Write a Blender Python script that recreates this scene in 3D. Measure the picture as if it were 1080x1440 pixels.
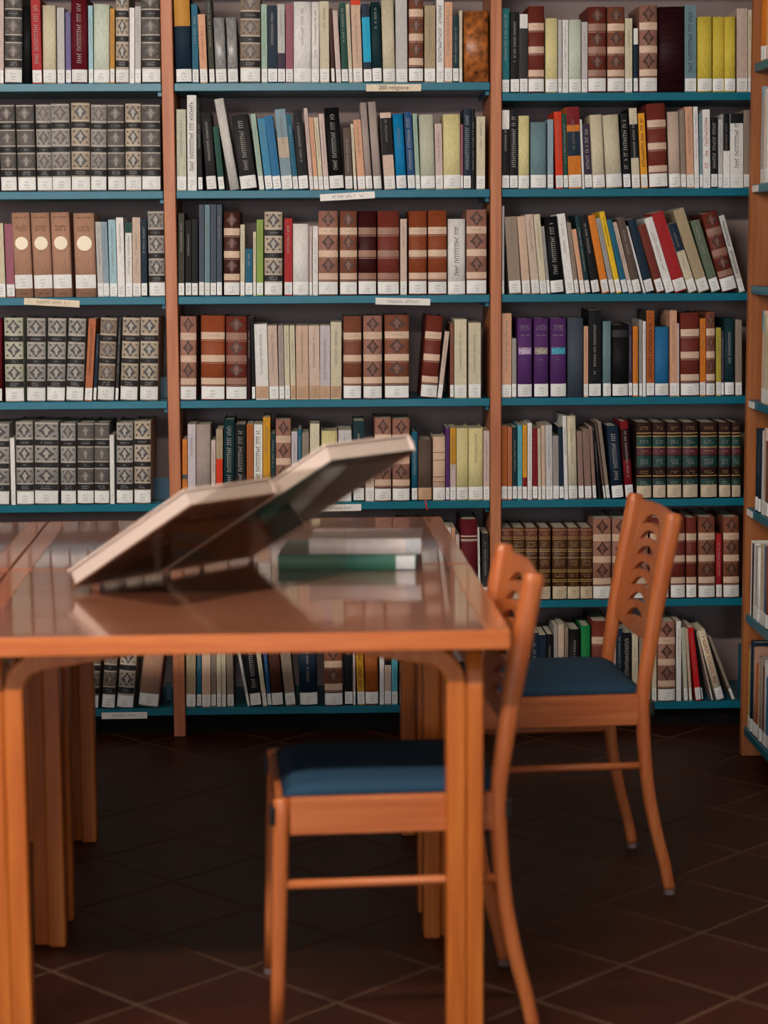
import bpy, bmesh, math, random
from math import sin, cos, atan, radians, pi
from mathutils import Vector, Matrix
random.seed(7)
scene = bpy.context.scene
for o in list(bpy.data.objects): bpy.data.objects.remove(o)
COL = scene.collection

# ------------------------------------------------------------------ camera
FPX, YAW, PITCH, ROLL = 2900.0, radians(1.8), atan(376/2900), .006
CAM = Vector((0, 0, 1.4))
FW = Vector((sin(YAW)*cos(PITCH), cos(YAW)*cos(PITCH), -sin(PITCH)))
R0 = Vector((cos(YAW), -sin(YAW), 0)); U0 = R0.cross(FW)
UP = U0*cos(ROLL) + R0*sin(ROLL); RT = R0*cos(ROLL) - U0*sin(ROLL)
cd = bpy.data.cameras.new('camera'); camo = bpy.data.objects.new('camera', cd); COL.objects.link(camo)
cd.sensor_fit = 'VERTICAL'; cd.sensor_height = 36.0; cd.sensor_width = 27.0
cd.lens = 36.0*FPX/1440.0; cd.clip_start = .05; cd.clip_end = 100
M = Matrix.Identity(4)
for i in range(3):
    M[i][0] = RT[i]; M[i][1] = UP[i]; M[i][2] = -FW[i]; M[i][3] = CAM[i]
camo.matrix_world = M
cd.dof.use_dof = True; cd.dof.focus_distance = 5.86; cd.dof.aperture_fstop = 3.2
scene.camera = camo

# ------------------------------------------------------------------ world, exposure
w = bpy.data.worlds.new('world'); scene.world = w; w.use_nodes = True
w.node_tree.nodes['Background'].inputs[0].default_value = (.55, .65, .8, 1)
w.node_tree.nodes['Background'].inputs[1].default_value = .3
vs = scene.view_settings
vs.view_transform = 'Standard'; vs.look = 'None'; vs.gamma = 1.0; vs.use_curve_mapping = False
vs.exposure = 0.58
WINDOW_POWER = 9.0       # radiance of the two windows behind the camera
LAMP_POWER = 64.0      # radiance of the pendant tubes

# ------------------------------------------------------------------ pixel helpers
def ray(x, y): return FW + RT*((x-540)/FPX) + UP*((720-y)/FPX)
def on_z(x, y, z): d = ray(x, y); return CAM + d*((z-CAM.z)/d.z)
def on_y(x, y, Y): d = ray(x, y); return CAM + d*((Y-CAM.y)/d.y)
def on_x(x, y, X): d = ray(x, y); return CAM + d*((X-CAM.x)/d.x)
def proj(p):
    v = Vector(p)-CAM; k = v.dot(FW)
    return 540+FPX*v.dot(RT)/k, 720-FPX*v.dot(UP)/k

# ------------------------------------------------------------------ materials
def lin(c):
    if isinstance(c, str): c = [int(c[i:i+2], 16)/255 for i in (0, 2, 4)]
    return tuple((v/12.92 if v <= .04045 else ((v+.055)/1.055)**2.4) for v in c) + (1,)
MATS = {}
def new_mat(name):
    m = bpy.data.materials.new(name); m.use_nodes = True
    return m, m.node_tree.nodes, m.node_tree.links, m.node_tree.nodes['Principled BSDF']
def N(nodes, t, **kw):
    n = nodes.new(t)
    for k, v in kw.items(): setattr(n, k, v)
    return n
def mat(name, col, rough=.6, noise=.12, scale=90, spec=.35, coat=0, rand=.06, bump=0, stretch=(1, 1, 1), metal=0):
    if name in MATS: return MATS[name]
    m, n, l, b = new_mat(name)
    tc = N(n, 'ShaderNodeTexCoord'); mp = N(n, 'ShaderNodeMapping'); mp.inputs['Scale'].default_value = stretch
    l.new(tc.outputs['Object'], mp.inputs[0])
    nz = N(n, 'ShaderNodeTexNoise'); nz.inputs['Scale'].default_value = scale; nz.inputs['Detail'].default_value = 4
    l.new(mp.outputs[0], nz.inputs['Vector'])
    oi = N(n, 'ShaderNodeObjectInfo')
    mr = N(n, 'ShaderNodeMapRange'); mr.inputs[1].default_value = .3; mr.inputs[2].default_value = .7
    mr.inputs[3].default_value = 1-noise; mr.inputs[4].default_value = 1+noise
    l.new(nz.outputs['Fac'], mr.inputs[0])
    r2 = N(n, 'ShaderNodeMapRange'); r2.inputs[3].default_value = 1-rand; r2.inputs[4].default_value = 1+rand
    l.new(oi.outputs['Random'], r2.inputs[0])
    mu = N(n, 'ShaderNodeMath', operation='MULTIPLY'); l.new(mr.outputs[0], mu.inputs[0]); l.new(r2.outputs[0], mu.inputs[1])
    hs = N(n, 'ShaderNodeHueSaturation'); hs.inputs['Color'].default_value = lin(col); l.new(mu.outputs[0], hs.inputs['Value'])
    l.new(hs.outputs[0], b.inputs['Base Color'])
    b.inputs['Roughness'].default_value = rough; b.inputs['Specular IOR Level'].default_value = spec
    b.inputs['Metallic'].default_value = metal
    if coat: b.inputs['Coat Weight'].default_value = coat; b.inputs['Coat Roughness'].default_value = .12
    if bump:
        bp = N(n, 'ShaderNodeBump'); bp.inputs['Strength'].default_value = bump; bp.inputs['Distance'].default_value = .002
        l.new(nz.outputs['Fac'], bp.inputs['Height']); l.new(bp.outputs[0], b.inputs['Normal'])
    MATS[name] = m; return m
def wood(name, c1, c2, rough=.38, axis=2, scale=1.0, coat=0, coat_rough=.1, spec=.4):
    if name in MATS: return MATS[name]
    m, n, l, b = new_mat(name)
    tc = N(n, 'ShaderNodeTexCoord'); mp = N(n, 'ShaderNodeMapping')
    s = [38*scale]*3; s[axis] = 2.2*scale; mp.inputs['Scale'].default_value = s
    l.new(tc.outputs['Object'], mp.inputs[0])
    nz = N(n, 'ShaderNodeTexNoise'); nz.inputs['Scale'].default_value = 1.6; nz.inputs['Detail'].default_value = 6
    nz.inputs['Distortion'].default_value = .4; l.new(mp.outputs[0], nz.inputs['Vector'])
    cr = N(n, 'ShaderNodeValToRGB'); cr.color_ramp.elements[0].position = .33; cr.color_ramp.elements[1].position = .68
    cr.color_ramp.elements[0].color = lin(c1); cr.color_ramp.elements[1].color = lin(c2)
    l.new(nz.outputs['Fac'], cr.inputs[0]); l.new(cr.outputs[0], b.inputs['Base Color'])
    b.inputs['Roughness'].default_value = rough; b.inputs['Specular IOR Level'].default_value = spec
    if coat: b.inputs['Coat Weight'].default_value = coat; b.inputs['Coat Roughness'].default_value = coat_rough; b.inputs['Coat IOR'].default_value = 1.7 if coat == 1.0 else 1.5
    MATS[name] = m; return m
def emit(name, col, s):
    m, n, l, b = new_mat(name); n.remove(b)
    e = N(n, 'ShaderNodeEmission'); e.inputs[0].default_value = lin(col); e.inputs[1].default_value = s
    l.new(e.outputs[0], n['Material Output'].inputs[0]); return m
def clear(name, tint, lo, hi):
    m, n, l, b = new_mat(name); n.remove(b)
    t = N(n, 'ShaderNodeBsdfTransparent'); t.inputs[0].default_value = lin(tint)
    g = N(n, 'ShaderNodeBsdfGlossy'); g.inputs['Roughness'].default_value = .05
    f = N(n, 'ShaderNodeLayerWeight'); f.inputs[0].default_value = .5
    p = N(n, 'ShaderNodeMath', operation='POWER'); l.new(f.outputs['Facing'], p.inputs[0]); p.inputs[1].default_value = 3
    r = N(n, 'ShaderNodeMapRange'); r.inputs[3].default_value = lo; r.inputs[4].default_value = hi; l.new(p.outputs[0], r.inputs[0])
    x = N(n, 'ShaderNodeMixShader'); l.new(r.outputs[0], x.inputs[0]); l.new(t.outputs[0], x.inputs[1]); l.new(g.outputs[0], x.inputs[2])
    l.new(x.outputs[0], n['Material Output'].inputs[0]); return m

WOOD_POST = wood('wood_post', 'AC6440', 'C47F56', .45)
WOOD_EDGE = wood('wood_edge', 'AE5824', 'C87238', .34, axis=0, coat=.6)
WOOD_EDGE_Y = wood('wood_edge_y', 'A85A2A', 'C47340', .2, axis=1, coat=.8)
WOOD_TOP = wood('wood_top', '845039', '96614A', .3, axis=0, coat=1.0, coat_rough=.06, spec=.3)
WOOD_LEG = wood('wood_leg', 'A8541A', 'C26E2A', .36, coat=.15)
WOOD_CHAIR = wood('wood_chair', 'A65528', 'BC6C3A', .4, coat=.15)
WOOD_CHAIR_X = wood('wood_chair_x', 'A65628', 'BA6C3E', .42, axis=0)
WOOD_SIDE = wood('wood_side', '8E4E24', 'A66432', .45)
TEAL = mat('teal_metal', '0C6A80', .3, .05, 30, .3, rand=.03)
BACK = mat('bookcase_back', '8E7C78', .7, .06, 8, .2)
KICK = mat('kick_board', '15110F', .8, .05, 10, .1)
PAPER = mat('page_paper', 'D6CDB9', .8, .12, 300, .1, stretch=(6, 1, .2))
LABEL_W = mat('label_white', 'E6E9E8', .55, .05, 60, .3)
LABEL_T = mat('label_tan', 'BE9C7E', .6, .08, 60, .3)
LABEL_P = mat('label_peach', 'C9B9A0', .6, .12, 60, .3)
INK = mat('ink_dark', '2A2528', .6, 0, 5, .2, rand=0)
INK_L = mat('ink_light', 'A9A8A4', .6, 0, 5, .2, rand=0)
INK_G = mat('ink_gold', 'BE9C5C', .4, .15, 200, .5, rand=0)
INK_R = mat('ink_red', 'B0301E', .6, 0, 5, .2, rand=0)
INK_S = mat('ink_soft', '8A827A', .6, 0, 5, .2, rand=0)
INKS = {'d': INK, 'l': INK_L, 'g': INK_G, 'r': INK_R, 's': INK_S}

# ------------------------------------------------------------------ object helpers
def link(name, me, parent=None, loc=(0, 0, 0), rot=None):
    o = bpy.data.objects.new(name, me); COL.objects.link(o)
    o.location = loc
    if rot: o.rotation_euler = rot
    if parent: o.parent = parent
    return o
def mesh(name, verts, faces, mats, fmats=None, smooth=False):
    me = bpy.data.meshes.new(name); me.from_pydata(verts, [], faces); me.update()
    for m in (mats if isinstance(mats, (list, tuple)) else [mats]): me.materials.append(m)
    if fmats:
        for p, i in zip(me.polygons, fmats): p.material_index = i
    if smooth:
        for p in me.polygons: p.use_smooth = True
    return me
def bm_mesh(name, bm, m, smooth=False):
    bmesh.ops.recalc_face_normals(bm, faces=bm.faces)
    me = bpy.data.meshes.new(name); bm.to_mesh(me); bm.free()
    for x in (m if isinstance(m, (list, tuple)) else [m]): me.materials.append(x)
    if smooth:
        for p in me.polygons: p.use_smooth = True
    return me
def box_bm(x0, x1, y0, y1, z0, z1, bev=0, seg=1, bm=None):
    b = bmesh.new()
    bmesh.ops.create_cube(b, size=1)
    for v in b.verts:
        v.co = Vector(((x0+x1)/2+v.co.x*(x1-x0), (y0+y1)/2+v.co.y*(y1-y0), (z0+z1)/2+v.co.z*(z1-z0)))
    if bev: bmesh.ops.bevel(b, geom=list(b.edges), offset=bev, segments=seg, affect='EDGES', profile=.5)
    return b
def box(name, parent, m, x0, x1, y0, y1, z0, z1, bev=0, seg=1):
    return link(name, bm_mesh(name, box_bm(x0, x1, y0, y1, z0, z1, bev, seg), m), parent)
def thing(name, label, cat, loc=(0, 0, 0), rz=0, group=None):
    o = link(name, None, None, loc, (0, 0, rz)); o.empty_display_size = .05
    return tag(o, label, cat, group)
def tag(o, label, cat, group=None):
    o['label'] = label; o['category'] = cat
    if group: o['group'] = group
    return o
def struct(o): o['kind'] = 'structure'; return o
def sweep(pts, prof, closed=True):
    """pts: list of (pos, side, normal, [scale]) ; prof: 2-D loop -> bmesh tube with caps"""
    b = bmesh.new(); rings = []
    for p in pts:
        pos, sd, nr = Vector(p[0]), Vector(p[1]), Vector(p[2]); s = p[3] if len(p) > 3 else 1
        rings.append([b.verts.new(pos+sd*(q[0]*s)+nr*(q[1]*s)) for q in prof])
    k = len(prof)
    for a, c in zip(rings, rings[1:]):
        for i in range(k): b.faces.new((a[i], a[(i+1) % k], c[(i+1) % k], c[i]))
    b.faces.new(list(reversed(rings[0]))); b.faces.new(rings[-1])
    return b
def rrect(w, h, r, n=3):
    out = []
    for cx, cy, a0 in ((w/2-r, h/2-r, 0), (-w/2+r, h/2-r, pi/2), (-w/2+r, -h/2+r, pi), (w/2-r, -h/2+r, 3*pi/2)):
        for i in range(n+1):
            a = a0+i*(pi/2)/n; out.append((cx+r*cos(a), cy+r*sin(a)))
    return out

# ================================================================== SETTING
RX0, RX1, RY0, RY1, RZ = -4.3, 1.49, -4.6, 6.13, 3.15
PLASTER = mat('plaster', 'A79C8E', .85, .03, 6, .1)
GROUT = mat('grout', '5C4538', .85, .15, 40, .1)
TILE = mat('terracotta_tile', '36170B', .5, .25, 9, .25, rand=.16, bump=.05)
fl = struct(box('floor', None, GROUT, RX0, RX1, RY0, RY1, -.05, -.0015))
struct(box('ceiling', None, PLASTER, RX0, RX1, RY0, RY1, RZ, RZ+.06))
struct(box('wall_back', None, PLASTER, RX0, RX1, RY1, RY1+.08, -.05, RZ))
struct(box('wall_right', None, PLASTER, RX1, RX1+.08, RY0, RY1, -.05, RZ))
struct(box('wall_left', None, PLASTER, RX0-.08, RX0, RY0, RY1, -.05, RZ))
struct(box('wall_front', None, PLASTER, RX0, RX1, RY0-.08, RY0, -.05, RZ))
# floor tiles laid on the diagonal
TS, TA = .263, radians(44.0)
tu, tv = Vector((cos(TA), sin(TA), 0)), Vector((-sin(TA), cos(TA), 0))
T0 = Vector((.584, 3.872, 0))
tb = box_bm(.004, TS-.004, .004, TS-.004, -.012, 0, .0012)
tile_me = bm_mesh('tile', tb, TILE)
rest = bmesh.new()
for i in range(-40, 41):
    for j in range(-40, 41):
        c = T0+tu*(i*TS)+tv*(j*TS); q = [c, c+tu*TS, c+tu*TS+tv*TS, c+tv*TS]
        if max(p.x for p in q) < RX0+.02 or min(p.x for p in q) > RX1-.02 or max(p.y for p in q) < RY0+.02 or min(p.y for p in q) > RY1-.02: continue
        if min(p.x for p in q) < RX0+.01 or max(p.x for p in q) > RX1-.01 or min(p.y for p in q) < RY0+.01 or max(p.y for p in q) > RY1-.01:
            cb = box_bm(.004, TS-.004, .004, TS-.004, -.012, 0)          # cut tile along a wall
            bmesh.ops.transform(cb, matrix=Matrix.Translation(c)@Matrix.Rotation(TA, 4, 'Z'), verts=cb.verts)
            for co, no in (((RX0+.004, 0, 0), (-1, 0, 0)), ((RX1-.004, 0, 0), (1, 0, 0)), ((0, RY0+.004, 0), (0, -1, 0)), ((0, RY1-.004, 0), (0, 1, 0))):
                bmesh.ops.bisect_plane(cb, geom=list(cb.verts)+list(cb.edges)+list(cb.faces), plane_co=co, plane_no=no, clear_outer=True)
            if len(cb.faces) > 2: link('tile', bm_mesh('tile', cb, TILE), fl)
            continue
        mid = c+(tu+tv)*(TS/2)
        if -1.25 < mid.x < 1.5 and mid.y > 2.75:
            t = link('tile', tile_me, fl, (c.x, c.y, random.uniform(-.0006, 0)), (0, 0, TA))
        else:
            vs_ = [rest.verts.new(p) for p in (q[0]+(tu+tv)*.003, q[1]+(tv-tu)*.003, q[2]-(tu+tv)*.003, q[3]+(tu-tv)*.003)]
            rest.faces.new(vs_)
ro = link('tile_field', bm_mesh('tile_field', rest, TILE), fl); ro['kind'] = 'stuff'
# windows behind the camera
SKYPANE = emit('window_daylight', 'EAF2FF', WINDOW_POWER)
FRAME = mat('window_frame_paint', 'C9C6BE', .5, .03, 20)
for k, (wx0, wx1, wz0, wz1) in enumerate(((-3.2, -1.4, .95, 2.75), (-.3, .55, .3, 2.75))):
    wo = struct(link('window_%d' % (k+1), None)); wo.location = (0, RY0, wz0); hh = wz1-wz0
    for nm, m_, a in (('pane', SKYPANE, (wx0+.06, wx1-.06, .02, .03, .06, hh-.06)),
                      ('frame_rail', FRAME, (wx0, wx1, .003, .06, 0, .06)), ('frame_rail', FRAME, (wx0, wx1, .003, .06, hh-.06, hh)),
                      ('frame_stile', FRAME, (wx0, wx0+.06, .003, .06, .06, hh-.06)), ('frame_stile', FRAME, (wx1-.06, wx1, .003, .06, .06, hh-.06)),
                      ('mullion', FRAME, ((wx0+wx1)/2-.02, (wx0+wx1)/2+.02, .031, .06, .06, hh-.06))):
        box(nm, wo, m_, *a)
# pendant tube lamps hanging in front of the tables
LAMPM = emit('lamp_tube', 'FFF3E6', LAMP_POWER); LAMPB = mat('lamp_body', 'D8D6D0', .4, .02, 20)
def cyl(name, parent, m, r, p, q, seg=20):
    p, q = Vector(p), Vector(q); d = (q-p).normalized(); s_ = d.orthogonal().normalized(); n_ = d.cross(s_)
    return link(name, bm_mesh(name, sweep([(p, s_, n_), (q, s_, n_)], [(r*cos(i*2*pi/seg), r*sin(i*2*pi/seg)) for i in range(seg)]), m), parent)
for lx, lab in ((-2.05, 'frosted tube lamp hanging in front of the outer bay'), (-.5, 'frosted tube lamp hanging in front of the middle bay')):
    t = thing('pendant_lamp', lab, 'lamp', (lx, 2.05, RZ), 0, 'pendant lamps')
    cyl('tube', t, LAMPM, .06, (-.62, 0, -.76), (.62, 0, -.76))
    for sx in (-1, 1):
        cyl('end_cap', t, LAMPB, .063, (sx*.6205, 0, -.76), (sx*.66, 0, -.76)); cyl('cable', t, LAMPB, .004, (sx*.64, 0, -.70), (sx*.64, 0, -.02), 8)
        cyl('ceiling_rose', t, LAMPB, .04, (sx*.64, 0, -.02), (sx*.64, 0, 0))

# ================================================================== BOOKCASES
FY = 5.82                       # front plane of the back bookcase
SZ = [.083, .385, .675, .967, 1.259, 1.552, 1.846, 2.14]
bc = thing('bookcase', 'tall bookcase with orange wood uprights and teal metal shelves along the back wall', 'bookcase', (0, FY, 0))
UPX = [(-1.36, -1.327), (-.4245, -.3915), (.486, .517), (1.405, 1.437)]
for a, b_ in UPX: box('upright', bc, WOOD_POST, a, b_, -.006, .285, 0, 2.42, .002)
box('back_panel', bc, BACK, -1.36, 1.437, .286, .296, .02, 2.42)
box('kick_board', bc, KICK, -1.327, 1.405, .05, .065, 0, .06)
box('top_board', bc, WOOD_POST, -1.36, 1.437, -.006, .296, 2.4205, 2.445, .002)
BAYS = {'L': (-1.3265, -.425), 'M': (-.391, .4855), 'R': (.5175, 1.4045)}
SHELF = {}
for key, (a, b_) in BAYS.items():
    for i, z in enumerate(SZ):
        if key == 'R' and i == 6: z = 1.816
        s = box('shelf', bc, TEAL, a+.001, b_-.001, 0, .284, z-.022, z, .0015)
        lip = box('shelf_bracket', bc, TEAL, b_-.012, b_-.002, .02, .27, z-.034, z-.0225) if i and key != 'R' else None
        SHELF[key, i] = (s, z)
# shelf labels
STRIP = mat('shelf_label_card', 'E6E4E0', .5, .04, 50); STRIPY = mat('shelf_label_card_warm', 'DCCDB4', .5, .1, 50)
def strokes(bm, x0, x1, z0, z1, y, n, gap=.35, vert=False, th=.22):
    """illegible print: little upright bars with cross strokes"""
    rnd = random.Random(int(abs(x0*9173+z0*5711)*100) % 99991)
    if not vert:
        p = (x1-x0)/n
        for i in range(n):
            if rnd.random() < .12: continue
            a = x0+i*p; b = a+p*(1-gap)
            for q in ((a, a+p*th, z0, z1), (a, b, *((z0, z0+(z1-z0)*.28) if rnd.random() < .5 else (z1-(z1-z0)*.28, z1)))):
                v = [bm.verts.new((q[0], y, q[2])), bm.verts.new((q[1], y, q[2])), bm.verts.new((q[1], y, q[3])), bm.verts.new((q[0], y, q[3]))]
                bm.faces.new(v)
    else:
        p = (z1-z0)/n
        for i in range(n):
            if rnd.random() < .12: continue
            a = z0+i*p; b = a+p*(1-gap)
            for q in ((x0, x1, a, a+p*th), (*((x0, x0+(x1-x0)*.2) if rnd.random() < .5 else (x0+(x1-x0)*.4, x0+(x1-x0)*.6)), a, b)):
                v = [bm.verts.new((q[0], y, q[2])), bm.verts.new((q[1], y, q[2])), bm.verts.new((q[1], y, q[3])), bm.verts.new((q[0], y, q[3]))]
                bm.faces.new(v)
def text_mesh(s, size):
    cu = bpy.data.curves.new('t', 'FONT'); cu.body = s; cu.size = size; cu.align_x = 'CENTER'; cu.align_y = 'CENTER'
    o = bpy.data.objects.new('t', cu); COL.objects.link(o)
    bpy.context.view_layer.update()
    me = bpy.data.meshes.new_from_object(o.evaluated_get(bpy.context.evaluated_depsgraph_get()))
    bpy.data.objects.remove(o); bpy.data.curves.remove(cu); return me
def shelf_label(key, i, x0, x1, ymid, tilt=0, card=None, text=None, hh=.0095):
    s, z = SHELF[key, i]
    a, b_ = on_y(x0, ymid, FY), on_y(x1, ymid, FY); cx, cz = (a.x+b_.x)/2, (a.z+b_.z)/2; hw = (b_.x-a.x)/2
    o = box('shelf_label', s, card or STRIP, -hw, hw, -.0015, 0, -hh, hh)
    o.location = (cx, -.0008, cz); o.rotation_euler = (0, tilt, 0)
    if text:
        me = text_mesh(text, .016); me.materials.clear(); me.materials.append(INK)
        t = link('label_lettering', me, s, (cx, -.003, cz), (pi/2, 0, 0))
    else:
        bm = bmesh.new(); strokes(bm, -hw*.55, hw*.6, -hh*.35, hh*.35, 0, 16)
        t = link('label_lettering', bm_mesh('label_lettering', bm, INK_S), s, (cx, -.003, cz), (0, tilt, 0))
shelf_label('M', 6, 515, 592, 123.5, 0, STRIPY, '200 religione')
shelf_label('M', 5, 450, 527, 276, -.05)
shelf_label('M', 4, 528, 605, 424, .025)
shelf_label('L', 4, 34, 112, 425.5, .06, STRIPY)
shelf_label('M', 2, 440, 508, 714, -.01)
shelf_label('L', 0, 143, 207, 1006, 0)
# side bookcase standing along the right wall
SX = 1.152
sb = thing('side_bookcase', 'wooden bookcase with teal shelves standing at right angles against the side wall', 'bookcase', (SX, 5.5, 0))
box('upright', sb, WOOD_SIDE, 0, .31, 0, .03, 0, 2.42, .002)
box('upright', sb, WOOD_SIDE, 0, .31, -.95, -.92, 0, 2.42, .002)
box('back_panel', sb, BACK, .311, .32, -.95, .03, .02, 2.42)
for i, z in enumerate(SZ):
    z += (.0, .012, .015, .015, .027, .0, .02, .02)[i]
    s = box('shelf', sb, TEAL, .004, .31, -.919, -.001, z-.022, z, .0015)
    SHELF['S', i] = (s, z)
    if i in (2, 3, 5):
        o = box('shelf_label', s, STRIP, .0015, .003, -.075, -.006, z-.02, z-.003)

# ================================================================== BOOKS
PAL = {  # key: (name, sRGB)
 'pp': ('pale pink', 'C9B4AF'), 'gr': ('grey', '9A9794'), 'gd': ('dark grey', '625E5C'), 'tg': ('taupe', '8F8072'), 'tl': ('light taupe', 'B4A694'),
 'bk': ('black', '121214'), 'ch': ('charcoal', '323133'), 'rd': ('red', 'A5262A'), 'cr': ('cream', 'CFC6AC'), 'pg': ('pale grey', 'BEBDBC'),
 'bp': ('blue and lilac', '6E6596'), 'bu': ('burgundy', '5E1420'), 'pb': ('pale blue', '9CC0CB'), 'mw': ('pale mint', 'CBD6C6'), 'oc': ('ochre', 'C08A3A'),
 'wh': ('white', 'E2E1DE'), 'ow': ('off-white', 'C9C7C2'), 'ta': ('tan', 'B08872'), 'ro': ('rose', '96596A'), 'gb': ('grey-blue', '8BA0AC'),
 'nv': ('navy', '182A3C'), 'ob': ('orange-brown', 'B56B48'), 'tb': ('teal blue', '22607A'), 'pe': ('peach', 'D1A082'), 'pk': ('pale peach', 'CDB09A'),
 'do': ('dark olive', '3A3A2E'), 'si': ('silver', '9A9B9C'), 'mi': ('mint green', '9DB8A8'), 'dg': ('dark green', '1E4A40'), 'be': ('beige', 'A8977A'),
 'gg': ('pale grey-green', 'BCC0AC'), 'sb': ('sky blue', '3E87AE'), 'bl': ('blue', '2A6E9E'), 'bb': ('bright blue', '147FB6'), 'rb': ('royal blue', '1B4A7A'),
 'pt': ('pinkish taupe', 'A3958F'), 'py': ('pale yellow', 'D6CC96'), 'dp': ('dark purple', '3A2E42'), 'sl': ('slate', '46505E'), 'db': ('dark brown', '4A2A22'),
 'og': ('olive green', '86A04C'), 'br': ('brown', '7C4A38'), 'rw': ('rose brown', '9A6E60'), 'ma': ('maroon', '3E1216'), 'bo': ('russet', '8C4628'),
 'b2': ('red-brown', '6E3026'), 'lw': ('lavender white', 'C4BCC4'), 'or': ('orange', 'D27A26'), 'rs': ('rust', 'A85A28'), 'mu': ('mustard', 'C99222'),
 'pu': ('purple', '56306A'), 'dt': ('dark taupe', '5C4C42'), 'tq': ('teal', '1C6A70'), 'gt': ('grey-teal', '6E8A92'), 'ro2': ('orange-red', 'CC3A1C'),
 'am': ('amber', 'E09A2A'), 'ye': ('yellow', 'D8C24C'), 'yb': ('bright yellow', 'E0B82A'), 'pi': ('pinkish cream', 'C9B3A4'), 'dr': ('dark red', '7A1A22'),
 'cy': ('turquoise', '58AFC0'), 'rt': ('rosy taupe', '8E7268'), 'gn': ('green', '147A44'), 'rr': ('bright red', 'C21E22'), 'cg': ('cyan', '1FA0C6'),
 'gy': ('grey-green', '5E6A58'), 'ly': ('olive yellow', 'B0A03C'), 'dk': ('dark teal', '17343A'), 'lb': ('leather brown', '4E301F'), 'lm': ('dark maroon', '35201F'),
 'bg': ('blue-grey', '7C95A2'), 'art': ('orange and brown picture', '9A5A2A'), 'md': ('dark wine', '2C0E14')}
COVER = {}
def cover_mat(k, style):
    key = k+style
    if key in COVER: return COVER[key]
    nm, c = PAL[k]
    if style in ('og', 'ob', 'bb'): m = mat('cloth_'+key, c, .5, .36 if style == 'og' else .26, 420, .18, bump=.1, rand=.1)
    elif style in ('lg', 'lb'): m = mat('leather_'+key, c, .45, .25, 200, .25, bump=.15)
    elif k == 'art': m = mat('picture_cover', c, .35, .75, 55, .5)
    elif k == 'si': m = mat('silver_foil', c, .35, .6, 120, .3, stretch=(8, 8, .5), metal=.2)
    elif k == 'md': m = mat('striped_cover', c, .5, .6, 60, .12, stretch=(.2, .2, 4))
    else: m = mat('cover_'+key, c, .5 if style == 'p' else .6, .14, 120, .16, stretch=(4, 4, .6))
    COVER[key] = m; return m

def spine_y(x, w, b): return -b*(1-(2*x/w)**2)
def patch(bm, w, b, x0, x1, z0, z1, off, n=6, mi=0):
    pr = None
    for i in range(n+1):
        x = x0+(x1-x0)*i/n; y = spine_y(x, w, b)-off
        c = (bm.verts.new((x, y, z0)), bm.verts.new((x, y, z1)))
        if pr: f = bm.faces.new((pr[0], c[0], c[1], pr[1])); f.material_index = mi
        pr = c
def ornament_mesh(dark, light, corners=True):
    bm = bmesh.new()
    def poly(pts, y, mi):
        f = bm.faces.new([bm.verts.new((p[0], y, p[1])) for p in pts]); f.material_index = mi
    pts = []
    for i in range(24):
        a = i*pi/12; r = .42+.09*cos(4*a)+.05*cos(8*a); pts.append((r*.74*sin(a), r*cos(a)))
    poly(pts, 0, 0)
    poly([(0, .36), (.13, .12), (.2, .02), (.1, -.04), (.07, -.3), (0, -.36), (-.07, -.3), (-.1, -.04), (-.2, .02), (-.13, .12)], -.012, 1)
    for sx in (-1, 1):
        for sz in (-1, 1) if corners else ():
            poly([(sx*.34, sz*.34), (sx*.46, sz*.34), (sx*.46, sz*.46), (sx*.34, sz*.46)], 0, 0)
    me = bpy.data.meshes.new('ornament'); bm.to_mesh(me); bm.free()
    me.materials.append(dark); me.materials.append(light); return me
ORN_G = ornament_mesh(mat('ornament_black', '4A4645', .5, .1, 50), mat('ornament_silver', 'A39F97', .4, .1, 50))
ORN_B = ornament_mesh(mat('ornament_umber', '4E3026', .5, .1, 50), mat('ornament_rose', '7C5648', .5, .1, 50), False)
ORN_F = ornament_mesh(mat('ornament_faint', '5C5450', .5, .1, 50), mat('ornament_faint_light', '8C847C', .5, .1, 50))
BAND_K = mat('band_black', '1E1B1C', .5, .1, 80); BAND_C = mat('band_cream', 'D2B69E', .45, .14, 240, stretch=(.3, 1, 5)); BAND_G = mat('band_green', '1C4038', .4, .2, 160)
BAND_D = mat('band_brown', '3A2119', .5, .1, 80); BAND_L = mat('band_line', 'BDB4A6', .4, .1, 80); BAND_M = mat('band_wine', '5A2630', .4, .2, 160)
BAND_CF = mat('band_faint', '96705F', .45, .14, 240, stretch=(.3, 1, 5))
DISC = mat('disc_ivory', 'F0E4CC', .4, .05, 30)
disc_bm = bmesh.new(); bmesh.ops.create_circle(disc_bm, cap_ends=True, segments=28, radius=.5, matrix=Matrix.Rotation(pi/2, 4, 'X')); DISC_ME = bm_mesh('disc', disc_bm, DISC)
ORD = ['first', 'second', 'third', 'fourth', 'fifth', 'sixth', 'seventh']
NUM = ORD + 'eighth ninth tenth eleventh twelfth thirteenth fourteenth fifteenth sixteenth seventeenth eighteenth nineteenth twentieth'.split()
NUM += ['twenty-'+a for a in NUM[:9]] + ['thirtieth'] + ['thirty-'+a for a in NUM[:9]]
BAYNAME = {'L': 'outer bay', 'M': 'middle bay', 'R': 'corner bay', 'S': 'side bookcase'}
NOUN = {'p': 'paperback', 'h': 'hardback', 'og': 'ornate volume with black bands', 'ob': 'ornate volume with cream bands', 'bb': 'bound volume with cream bands',
        'lg': 'gilt leather volume with green panels', 'lb': 'gilt leather volume', 'ci': 'volume with ivory disc', 'pu': 'hardback volume with little picture'}
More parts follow.
